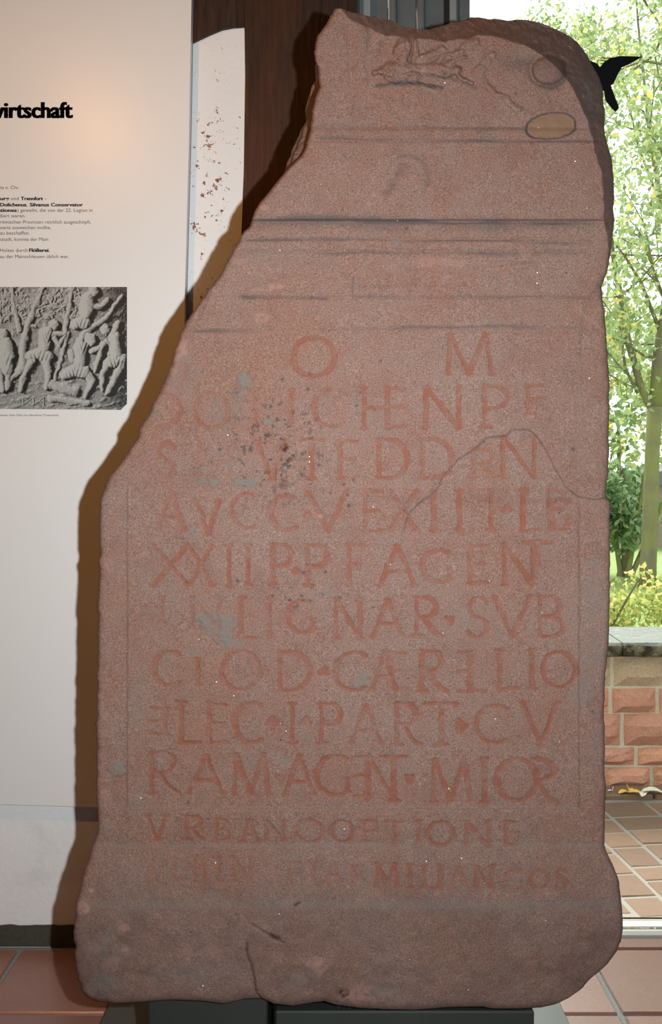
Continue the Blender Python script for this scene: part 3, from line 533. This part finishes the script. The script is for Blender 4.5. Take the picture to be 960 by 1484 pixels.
    dark = dark*.6*(dark < .9)+dark*(dark >= .9)
    pits = sm(.62, .8, fbm(X, Y, 6, 3, 400))*sm(1.1, .2, np.minimum(np.hypot((X-400)/110, (Y-650)/110), np.hypot((X-440)/90, (Y-865)/25))); soot_shade = np.maximum(soot_shade, .9*pits); d = d+.002*pits
    pt = random.Random(5)
    for _ in range(46):
        cx, cy = pt.choice([(pt.uniform(300, 560), pt.uniform(540, 720)), (pt.uniform(200, 860), pt.uniform(60, 1200)), (pt.uniform(430, 520), pt.uniform(600, 880))]); r = pt.uniform(1.2, 2.8)
        m = np.exp(-(((X-cx)**2+(Y-cy)**2)/r**2)); soot_shade = np.maximum(soot_shade, .95*m); d = d+.0012*m
    # overall grime towards the foot and the upper right shoulder
    soot_shade = np.maximum(soot_shade, .22*sm(1150, 1340, Y)*(1+.5*nz)); 
    # ---- the inscription
    dep = np.zeros_like(X)
    rr = random.Random(9)
    for it in T_.split(';'):
        ch, x0, x1, y0, y1, s = it.split(' '); x0, x1, y0, y1, s = map(float, (x0, x1, y0, y1, s))
        r0 = max(0, np.searchsorted(Lc[:, 1], y0-75)); r1 = min(NV, np.searchsorted(Lc[:, 1], y1+75))
        sub = np.s_[r0:r1]; xs, ys = wx[sub], wy[sub]; Wd = (2.6 if y0 < 1170 else 2.2)
        sel = (xs > x0-14) & (xs < x1+14) & (ys > y0-12) & (ys < y1+12); ix = np.nonzero(sel)
        if not len(ix[0]): continue
        px, py = xs[ix], ys[ix]; g = np.zeros_like(px)
        for st_ in G[ch]:
            pp = [(x0+(x1-x0)*a, y0+(y1-y0)*b) for a, b in st_]; k = len(pp)
            w_ = Wd*rr.uniform(.85, 1.2)*(.75 if (k == 2 and abs(pp[0][1]-pp[1][1]) < 8) else 1.0)
            for i, (a, b) in enumerate(zip(pp, pp[1:])):
                q = seg_dist(px, py, a, b)
                ws = w_*(.72+.5*abs(math.sin(math.atan2(b[1]-a[1], b[0]-a[0])))) if k > 3 else w_
                g = np.maximum(g, np.clip(1-(q/ws/1.5)**3, 0, 1))
            if k == 2 and ch not in '._':                              # serifs
                for e, o_ in ((pp[0], pp[1]), (pp[1], pp[0])):
                    if abs(pp[0][1]-pp[1][1]) > 12:
                        q = seg_dist(px, py, (e[0]-4.5, e[1]), (e[0]+4.5, e[1])); g = np.maximum(g, .8*np.clip(1-(q/2.2)**2, 0, 1))
        wear = np.clip(.90+.48*vnoise(px/11, py/11, 500)+.35*vnoise(px/4, py/4, 503), .15, 1.25)
        pa = paint[sub]; de = dep[sub]; pa[ix] = np.maximum(pa[ix], np.clip(np.sqrt(g)*(s*.9+.12)*wear, 0, 1)); de[ix] = np.maximum(de[ix], g*min(1, s+.15))
    d = d+.0021*dep
    Yd = FRONT+d
    V = np.stack([(X-CX)*Yd/F, Yd, EYE+(CY-Y)*Yd/F], -1)
    idx = np.arange(NU*NV).reshape(NV, NU)
    ring = np.concatenate([idx[0, :], idx[1:, -1], idx[-1, :-1][::-1], idx[1:-1, 0][::-1]])
    nr = len(ring); fv = V.reshape(-1, 3); rp = fv[ring]; rpx = np.stack([X.ravel()[ring], Y.ravel()[ring]], 1)
    nxt = np.roll(rp, -1, 0); prv = np.roll(rp, 1, 0)
    for _ in range(1): tg = nxt-prv
    nrm = np.stack([-tg[:, 2], tg[:, 0]], 1)*-1
    kern = np.ones(25)/25; nrm = np.stack([np.convolve(np.concatenate([nrm[-12:, i], nrm[:, i], nrm[:12, i]]), kern, 'valid') for i in (0, 1)], 1)
    nrm /= np.linalg.norm(nrm, axis=1)[:, None]+1e-9
    cen = rp[:, [0, 2]].mean(0)
    if ((rp[:, [0, 2]]-cen)*nrm).sum() < 0: nrm = -nrm
    BACK, K = 2.03, 34
    OUT = [(451,60),(449,80),(443,108),(446,128),(436,152),(429,175),(416,204),(412,218),(412,240),(414,248)]
    isl = (rpx[:, 0] < 470) & (rpx[:, 1] > 62) & (rpx[:, 1] < 246)
    xo = np.interp(rpx[:, 1], [p[1] for p in OUT], [p[0] for p in OUT])
    rings = []; arc_s = np.arange(nr)*1.4
    fade = np.minimum(sm(62, 80, rpx[:, 1]), sm(247, 238, rpx[:, 1]))
    for k in range(1, K+1):
        t = k/K; Yk = rp[:, 1]+(BACK-rp[:, 1])*t
        dep_m = Yk-rp[:, 1]
        off = -.004*sm(0, 1, np.full(nr, t))*0+.006*fbm(arc_s, np.full(nr, k*9.), 40, 4, 600)*sm(0, .3, t)-.03*sm(.75, 1, t)
        off = np.where(rpx[:, 1] > 1440, -abs(off)*0-.0-.02*sm(.85, 1, t), off)
        x_ = rp[:, 0]+nrm[:, 0]*off; z_ = rp[:, 2]+nrm[:, 1]*off
        tgt = (xo+2.0*fbm(rpx[:, 1], np.full(nr, k*4.), 18, 3, 620)-CX)*Yk/F
        dl = np.interp(rpx[:, 1], [60, 130, 160, 240], [.135, .12, .075, .045]); fac = sm(dl, dl+.012, dep_m)*fade*isl*(1-sm(.6, 1, t)*.6)
        step2 = sm(dl+.035, dl+.045, dep_m); mid_ = .66+.34*step2
        inn = -.012*sm(0, .03, dep_m)*isl*fade
        x_ = x_*(1-fac)+fac*(x_*(1-mid_)+tgt*mid_)-inn*(1-fac)
        rings.append(np.stack([x_, Yk, z_], 1))
    allv = np.concatenate([fv]+rings+[np.array([[rp[:, 0].mean(), BACK, rp[:, 2].mean()]])])
    q = np.stack([idx[:-1, :-1], idx[1:, :-1], idx[1:, 1:], idx[:-1, 1:]], -1).reshape(-1, 4)
    faces = [q]; prev = ring; base = NU*NV
    for k in range(K):
        cur = base+np.arange(nr)+k*nr; faces.append(np.stack([prev, np.roll(prev, -1), np.roll(cur, -1), cur], 1)); prev = cur
    quads = np.concatenate(faces); nvt = len(allv); tri = np.stack([prev, np.roll(prev, -1), np.full(nr, nvt-1)], 1)
    me = bpy.data.meshes.new('altar_stone'); me.vertices.add(nvt); me.vertices.foreach_set('co', allv.astype(np.float32).ravel())
    loops = np.concatenate([quads.ravel(), tri.ravel()]); me.loops.add(len(loops)); me.loops.foreach_set('vertex_index', loops.astype(np.int32))
    npol = len(quads)+len(tri); me.polygons.add(npol)
    stt = np.concatenate([np.arange(len(quads))*4, len(quads)*4+np.arange(len(tri))*3]); me.polygons.foreach_set('loop_start', stt.astype(np.int32))
    me.polygons.foreach_set('use_smooth', np.ones(npol, bool)); me.update(calc_edges=True); me.validate()
    def attr(name, a, b, c):
        at = me.color_attributes.new(name, 'FLOAT_COLOR', 'POINT'); arr = np.zeros((nvt, 4), np.float32); arr[:, 3] = 1
        for i, m in enumerate((a, b, c)):
            m = np.clip(m, 0, 1).ravel(); arr[:NU*NV, i] = m
            if (name, i) in (('masks', 1), ('masks', 2)): arr[NU*NV:-1, i] = np.tile(m[ring]*.3+.12, K)
        at.data.foreach_set('color', arr.ravel())
    attr('masks', paint, soot_shade, grey); attr('marks', tan, pale, dark)
    o = link('altar_stone', me, M['stone'])
    tag(o, 'broken red sandstone Roman altar slab with carved inscription and sloping left edge', 'stone')
make_stone()

# ------------------------------------------------------------------ what the stone stands on
def bl_(x): return (x-CX)*1.80/F
pb = prism('base_board', M['plinth'], [(P(157, 0, 2.26).x, .0), (P(814, 0, 2.26).x, .0), (P(814, 0, 2.26).x, .022), (P(157, 0, 2.26).x, .022)], 1.60, 2.36, bevel=.002)
tag(pb, 'flat grey-green board on the floor beneath the steel supports', 'board')
o = box('support_block', M['dark_block'], bl_(215), bl_(388), 1.80, 2.0, .022, .300, bevel=.003); tag(o, 'shorter dark green steel support under the left of the stone', 'support')
o = box('support_block', M['dark_block'], bl_(399), bl_(775), 1.80, 2.0, .022, P(0, 1466, 1.80).z, bevel=.003); tag(o, 'longer dark green steel support under the right of the stone', 'support')
zt = P(0, 1466, 1.80).z
for i, (x0, x1) in enumerate(((488, 494), (504, 509), (560, 760))):
    o = box('rubber_pad', M['rubber'], bl_(x0), bl_(x1), 1.83 if i == 2 else 1.805, 1.97, zt, zt+(.016 if i == 2 else .022), bevel=.001)
    tag(o, ('small black shim left of the other one, between the stone and its support', 'small black shim right of the other one, between the stone and its support', 'long black pad between the right of the stone and its support')[i], 'shim')

# ------------------------------------------------------------------ outside: paving
gz = -.02
yd = tag(box('ground_yard', M['sand'], -3, 7, 2.79, 4.02, -.2, gz), kind='structure')
tag(box('ground_step', M['sand'], XL, XR, 2.706, 2.80, -.2, -.02), kind='structure')
ang = math.radians(6.0); rot = Matrix.Rotation(ang, 4, 'Z'); rng = random.Random(21)
pm = []
for L_b in (.085, .11, .135, .165):
    for W_ in (.128, .205):
        bm = bx(bmesh.new(), .007, W_-.007, .006, L_b-.006, -.03, .0025); bmesh.ops.bevel(bm, geom=[e for e in bm.edges if all(v.co.z > 0 for v in e.verts)], offset=.004, segments=1, affect='EDGES')
        for v_ in bm.verts: v_.co += Vector((rng.uniform(-.0015, .0015), rng.uniform(-.0015, .0015), rng.uniform(-.001, .001)))
        bmesh.ops.recalc_face_normals(bm, faces=bm.faces); me = bpy.data.meshes.new('paver'); bm.to_mesh(me); bm.free(); me.materials.append(M['paver']); pm.append((L_b, W_, me))
# strips run away from the window; X offset chosen so that the joints fall where they are seen
def ray_ground(x, y): Yg = F*(EYE-gz)/(y-CY); return Vector(((x-CX)*Yg/F, Yg, gz))
pA = rot.inverted() @ ray_ground(903, 1200); xa = pA.x
strips = []; x = xa
for W_ in (.205, .128, .205, .128, .205, .128, .205): strips.append((x, W_)); x += W_
x = xa
for W_ in (.128, .128, .205, .128, .205, .128, .205, .128): x -= W_; strips.append((x, W_))
cnt = 0
for (x, W_) in strips:
    y = 2.55+rng.uniform(0, .1)
    while y < 4.6:
        c = rng.choice([p for p in pm if p[1] == W_]); pos = rot @ Vector((x, y, 0)); end = rot @ Vector((x+W_/2, y+c[0], 0)); y += c[0]
        if pos.y < 2.72 or end.y > 3.82 or cnt > 290: continue
        o = link('paver', c[2]); o.parent = yd; o.rotation_euler = (0, 0, ang); o.location = (pos.x, pos.y, gz+rng.uniform(-.001, .002)); cnt += 1
for i in range(9):
    bm = bx(bmesh.new(), 0, .29, 0, .12, -.04, .022); bmesh.ops.bevel(bm, geom=list(bm.edges), offset=.006, segments=1, affect='EDGES')
    o = build('kerb_stone', bm, M['paver'], yd); o.location = (.15+i*.3, 3.82, gz)

# ------------------------------------------------------------------ outside: sandstone garden wall
GW = 3.95
gwall = tag(box('garden_wall', M['mortar'], .1, 3.2, GW+.017, GW+.28, gz, .575), 'low garden wall of red sandstone blocks with pale coping outside the window', 'garden wall')
def zy(y): return EYE+(CY-y)*GW/F
courses = [(952, 995, [889, 975]), (999, 1034, [886.5, 955]), (1036, 1081, [903.5, 1000]), (1085, 1110, [924, 1010]), (1114, 1142, [947, 1040])]
rs = random.Random(4)
for ci, (ya, yb, joints) in enumerate(courses):
    js = [(j-CX)*GW/F for j in joints]
    while js[0] > .15: js.insert(0, js[0]-rs.uniform(.2, .36))
    while js[-1] < 3.1: js.append(js[-1]+rs.uniform(.2, .36))
    for a, b in zip(js, js[1:]):
        z0, z1 = zy(yb), zy(ya); nx_, nz_ = 5, 3; bm = bmesh.new(); g = []
        for j in range(nz_+1):
            row = []
            for i in range(nx_+1):
                ed = (i in (0, nx_)) or (j in (0, nz_))
                row.append(bm.verts.new((a+.009+(b-a-.018)*i/nx_+rs.uniform(-.002, .002), GW+(.012 if ed else -.008+rs.uniform(-.012, .006)), z0+(z1-z0)*j/nz_+rs.uniform(-.002, .002))))
            g.append(row)
        for j in range(nz_):
            for i in range(nx_): bm.faces.new((g[j][i], g[j][i+1], g[j+1][i+1], g[j+1][i]))
        bd = [g[0][i] for i in range(nx_+1)]+[g[j][nx_] for j in range(1, nz_+1)]+[g[nz_][i] for i in range(nx_-1, -1, -1)]+[g[j][0] for j in range(nz_-1, 0, -1)]
        bk = [bm.verts.new((v_.co.x, GW+.05, v_.co.z)) for v_ in bd]; m_ = len(bd)
        for i in range(m_): bm.faces.new((bd[i], bk[i], bk[(i+1) % m_], bd[(i+1) % m_]))
        build('sandstone_block', bm, M['block_moss'] if ci == 0 else M['block'], gwall)
x = .05
while x < 3.2:
    L_c = rs.uniform(.5, .7); z0, z1 = zy(951), zy(929)
    bm = bmesh.new(); n = 10; prof_ = [(GW-.02, z0), (GW-.045, z0+.012), (GW-.05, z1-.01), (GW-.04, z1), (GW+.30, z1+.012), (GW+.32, z0)]
    rows = [[bm.verts.new((x+.003+(L_c-.006)*i/n, p[0]+(rs.uniform(-.006, .006) if k < 3 else 0), p[1]+(rs.uniform(-.003, .003) if k < 3 else 0))) for k, p in enumerate(prof_)] for i in range(n+1)]
    for a, b in zip(rows, rows[1:]):
        for k in range(len(prof_)): bm.faces.new((a[k], a[(k+1) % 6], b[(k+1) % 6], b[k]))
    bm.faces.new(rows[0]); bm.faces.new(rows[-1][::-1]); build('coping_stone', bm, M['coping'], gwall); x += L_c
tag(box('ground_lawn', M['grass'], -12, 25, 4.2, 40, -.3, .3), kind='structure')

# fallen leaves by the wall foot
def leaf_mesh(L, W, curl, seed):
    r = random.Random(seed); bm = bmesh.new(); rows = []
    for i in range(7):
        t = i/6; w_ = W*math.sin(math.pi*min(1, t*.9+.06))**.7; z = curl*math.sin(math.pi*t)*L+.002
        rows.append([bm.verts.new((L*(t-.5), s*w_+r.uniform(-.002, .002), z+abs(s)*curl*W*1.2)) for s in (-1, 0, 1)])
    for a, b in zip(rows, rows[1:]):
        for k in range(2): bm.faces.new((a[k], a[k+1], b[k+1], b[k]))
    tube(bm, [(L*.48, 0, .003), (L*.7, .006, .006), (L*.95, .01, .016)], .0012, 4)
    return bm
LV = [(905, 1158, .05, 'yellow_leaf', 20, 'small yellow dead leaf nearest the stone at the foot of the garden wall'), (921, 1159, .06, 'yellow_leaf', -15, 'yellow orange dead leaf in the middle of the litter at the wall foot'),
      (933, 1161, .05, 'pale_leaf', 60, 'small pale dead leaf between the yellow leaves and the big pale leaf'), (946, 1158, .085, 'pale_leaf', 170, 'largest pale curled dead leaf at the right of the litter at the wall foot'), (914, 1154, .035, 'yellow_leaf', 80, 'tiny yellow dead leaf set back closest to the garden wall'), (885, 1155, .02, 'pale_leaf', 10, 'tiny pale scrap of leaf touching the edge of the stone in the view')]
for k, (x, y, L, m, a, lab) in enumerate(LV):
    o = build('fallen_leaf', leaf_mesh(L, L*.3, .16, k), M[m]); p = ray_ground(x, y); o.location = (p.x, min(p.y, 3.885), gz+(.023 if p.y > 3.80 else .011)); o.rotation_euler = (0, 0, math.radians(a))
    tag(o, lab, 'leaf', 'fallen leaves by the garden wall')

# ------------------------------------------------------------------ outside: plants
def leaves(name, mat, pts, size, parent, seed, tintf=None, aspect=.45):
    r = np.random.default_rng(seed); n = len(pts); a = r.normal(size=(n, 3)); a[:, 2] -= .3; a /= np.linalg.norm(a, axis=1)[:, None]
    b = r.normal(size=(n, 3)); b -= (a*b).sum(1)[:, None]*a; b /= np.linalg.norm(b, axis=1)[:, None]; c = np.cross(a, b)
    s = (size*r.uniform(.6, 1.3, n))[:, None]
    v = np.stack([pts-a*s*.5, pts+b*s*aspect*.6-a*s*.05+c*s*.08, pts+a*s*.5, pts-b*s*aspect*.6-a*s*.05+c*s*.08], 1).reshape(-1, 3)
    f = np.arange(n*4).reshape(n, 4); f = np.concatenate([f[:, [0, 1, 2]], f[:, [0, 2, 3]]])
    me = bpy.data.meshes.new(name); me.from_pydata(v.tolist(), [], f.tolist()); me.update()
    tint = r.random(n) if tintf is None else tintf(pts, r); at = me.attributes.new('tint', 'FLOAT', 'POINT'); at.data.foreach_set('value', np.repeat(np.clip(tint, 0, 1), 4).astype(np.float32))
    o = link(name, me, mat)
    if parent: o.parent = parent; o.location = -parent.location
    return o
def cloud(centers, n, seed, spread):
    r = np.random.default_rng(seed); c = np.array(centers, float); k = r.integers(0, len(c), n); g = r.normal(size=(n, 3)); g /= np.linalg.norm(g, axis=1)[:, None]
    return c[k, :3]+g*(r.random(n)**.45)[:, None]*c[k, 3:4]*spread
def twigs(bm, p, d, L, r, depth, rg, ends):
    q = Vector(p)+Vector(d)*L; mid = (Vector(p)+q)/2+Vector((rg.uniform(-1, 1), rg.uniform(-1, 1), rg.uniform(-1, 1)))*L*.06
    tube(bm, [p, mid, q], [r, r*.8, r*.62], 6)
    if depth == 0: ends.append((*q, L*1.1)); return
    for k in range(3 if depth > 1 else 2):
        nd = (Vector(d)+Vector((rg.uniform(-.8, .8), rg.uniform(-.8, .8), rg.uniform(-.25, .6)))).normalized(); twigs(bm, q, nd, L*rg.uniform(.6, .82), r*.6, depth-1, rg, ends)
    ends.append((*q, L*.9))
def tree(name, label, base, trunk, trad, limbs, nleaf, lsize, seed, extra=(), mat='leaf', tintf=None):
    e = tag(empty(name, base), label, 'tree', 'trees beyond the garden wall'); rg = random.Random(seed); ends = []
    bm = tube(bmesh.new(), trunk, trad, 12); build('trunk', bm, M['bark'], e, smooth=True)
    for (pts, rad) in limbs:
        bm = tube(bmesh.new(), pts, rad, 8)
        for p in pts[1:]:
            for k in range(2): twigs(bm, p, Vector((rg.uniform(-1, 1), rg.uniform(-1, 1), rg.uniform(-.1, .8))).normalized(), .5, rad[-1]*.6, 2, rg, ends)
        build('branch', bm, M['bark'], e, smooth=True)
    cl = cloud(list(ends)+list(extra), nleaf, seed+1, 1.0)
    cl = cl[(cl[:, 1] > 4.6)]
    o = leaves('foliage', M[mat], cl, lsize, e, seed+2, tintf); o['kind'] = 'stuff'
T = 8.5
def Q(x, y, dY=0): return tuple(P(x, y, T+dY))
rg = random.Random(8)
ex1 = [(*P(rg.uniform(820, 1250), rg.uniform(20, 430), T+rg.uniform(-1.5, 1.5)), rg.uniform(.25, .55)) for _ in range(34)]
ex1 += [(*P(rg.uniform(850, 1150), rg.uniform(440, 640), T+rg.uniform(-1.2, 1.2)), rg.uniform(.25, .45)) for _ in range(44)]
tree('leafy_tree', 'mossy tree with a forked trunk and light green leaves, nearer of the two trees', tuple(P(940, 0, T).xy)+(.28,),
     [(P(938, 0, T).x, T, .25), Q(940, 820), Q(943, 740), Q(946, 650), Q(950, 590)], [.085, .075, .068, .066, .072],
     [([Q(949, 600), Q(931, 565), Q(912, 500), Q(900, 430), Q(889, 370), Q(884, 320)], [.04, .036, .032, .028, .022, .016]), ([Q(950, 600), Q(955, 520), Q(968, 440), Q(975, 250), Q(985, 100), Q(988, 0)], [.065, .06, .055, .05, .04, .03]),
      ([Q(925, 570), Q(907, 535), Q(900, 480, .2)], [.018, .014, .01]), ([Q(957, 480), Q(930, 410), Q(905, 370), Q(885, 345)], [.02, .016, .011, .007]), ([Q(975, 250), Q(1010, 200), Q(1060, 120)], [.03, .025, .02])], 9500, .075, 31, ex1)
T = 12.5; ex2 = [(*P(rg.uniform(700, 1300), rg.uniform(330, 640), T+rg.uniform(-1, 1)), rg.uniform(.3, .6)) for _ in range(30)]+[(*P(rg.uniform(850, 1300), rg.uniform(-40, 330), T), rg.uniform(.3, .6)) for _ in range(22)]
tree('leafy_tree', 'slender tree behind the forked one, its thin stem rising close to the top edge', tuple(P(925, 0, T).xy)+(.28,),
     [(P(1010, 0, T).x, T, .25), Q(1005, 600), Q(1000, 420)], [.08, .07, .06],
     [([Q(1000, 430), Q(960, 300), Q(944, 210), Q(932, 100), Q(925, 30), Q(921, -30)], [.05, .036, .03, .02, .016, .012]), ([Q(955, 290), Q(925, 210), Q(905, 120), Q(880, 60)], [.02, .016, .012, .008])], 7500, .085, 51, ex2)
# evergreen shrub under the trees
e = tag(empty('evergreen_shrub', tuple(P(905, 0, 9.5).xy)+(.28,)), 'dull dark green shrub left of the forked tree trunk', 'shrub')
for k in range(7): build('stem', tube(bmesh.new(), [(e.location.x+rg.uniform(-.1, .1), 9.5+rg.uniform(-.1, .1), .25), (e.location.x+rg.uniform(-.5, .5), 9.5+rg.uniform(-.3, .3), 1.4)], [.03, .015], 6), M['bark'], e)
sh = [(*P(rg.uniform(800, 925), rg.uniform(690, 765), 9.5+rg.uniform(-.5, .5)), rg.uniform(.2, .35)) for _ in range(30)]
o = leaves('foliage', M['leaf_dark'], cloud(sh, 6000, 5, 1.0), .10, e, 6, None, .4); o['kind'] = 'stuff'
# far screen of greenery
e = tag(empty('background_bushes', (4.5, 18, .28)), 'band of pale green bushes far behind the trees', 'bushes')
sh = [(rg.uniform(-11, 15), 18+rg.uniform(-1, 1), rg.uniform(1.4, 4.3), rg.uniform(.5, 1.0)) for _ in range(230)]
o = leaves('foliage', M['leaf'], cloud(sh, 32000, 15, 1.0), .19, e, 16, None, .5); o['kind'] = 'stuff'
for k in range(26):
    xk = -10+k*.98; build('stem', tube(bmesh.new(), [(xk, 18, .25), (xk+rg.uniform(-.2, .2), 18, 2.4)], [.05, .03], 6), M['bark'], e)
# hedge right behind the wall
e = tag(empty('hedge', (2.0, 5.1, .28)), 'yellow-green leafy hedge just behind the garden wall', 'hedge')
sh = [(rg.uniform(.2, 4.6), 5.0+rg.uniform(-.35, .4), rg.uniform(.40, .74), rg.uniform(.12, .2)) for _ in range(120)]
cl = cloud(sh, 24000, 25, 1.0); cl = cl[(cl[:, 1] > 4.35) & (cl[:, 2] > .3)]
o = leaves('foliage', M['leaf_hedge'], cl, .036, e, 26, lambda p, r: r.random(len(p))*.75+.4*sm(.6, .85, p[:, 2])*r.random(len(p))**.5, .5); o['kind'] = 'stuff'
for k in range(26):
    xk = rg.uniform(.3, 4.5); build('stem', tube(bmesh.new(), [(xk, 5.0, .25), (xk+rg.uniform(-.1, .1), 4.75, .55), (xk+rg.uniform(-.2, .2), 4.65, .8)], [.012, .008, .004], 5), M['bark'], e)
# shed glimpsed under the trees
e = tag(empty('garden_shed', (5.6, 13.6, .3)), 'small brown wooden shed glimpsed under the trees', 'shed')
for k in range(12): box('board', M['shed'], 4.35+k*.2, 4.54+k*.2, 13.5, 13.55, .3, .3+.9, parent=e)
box('wall', M['shed'], 4.35, 6.75, 13.55, 15, .3, 1.2, parent=e)
prism('roof', M['shed_roof'], [(4.2, 1.2), (6.9, 1.2), (6.9, 1.27), (5.5, 1.55), (4.2, 1.27)], 13.4, 15.1, parent=e)
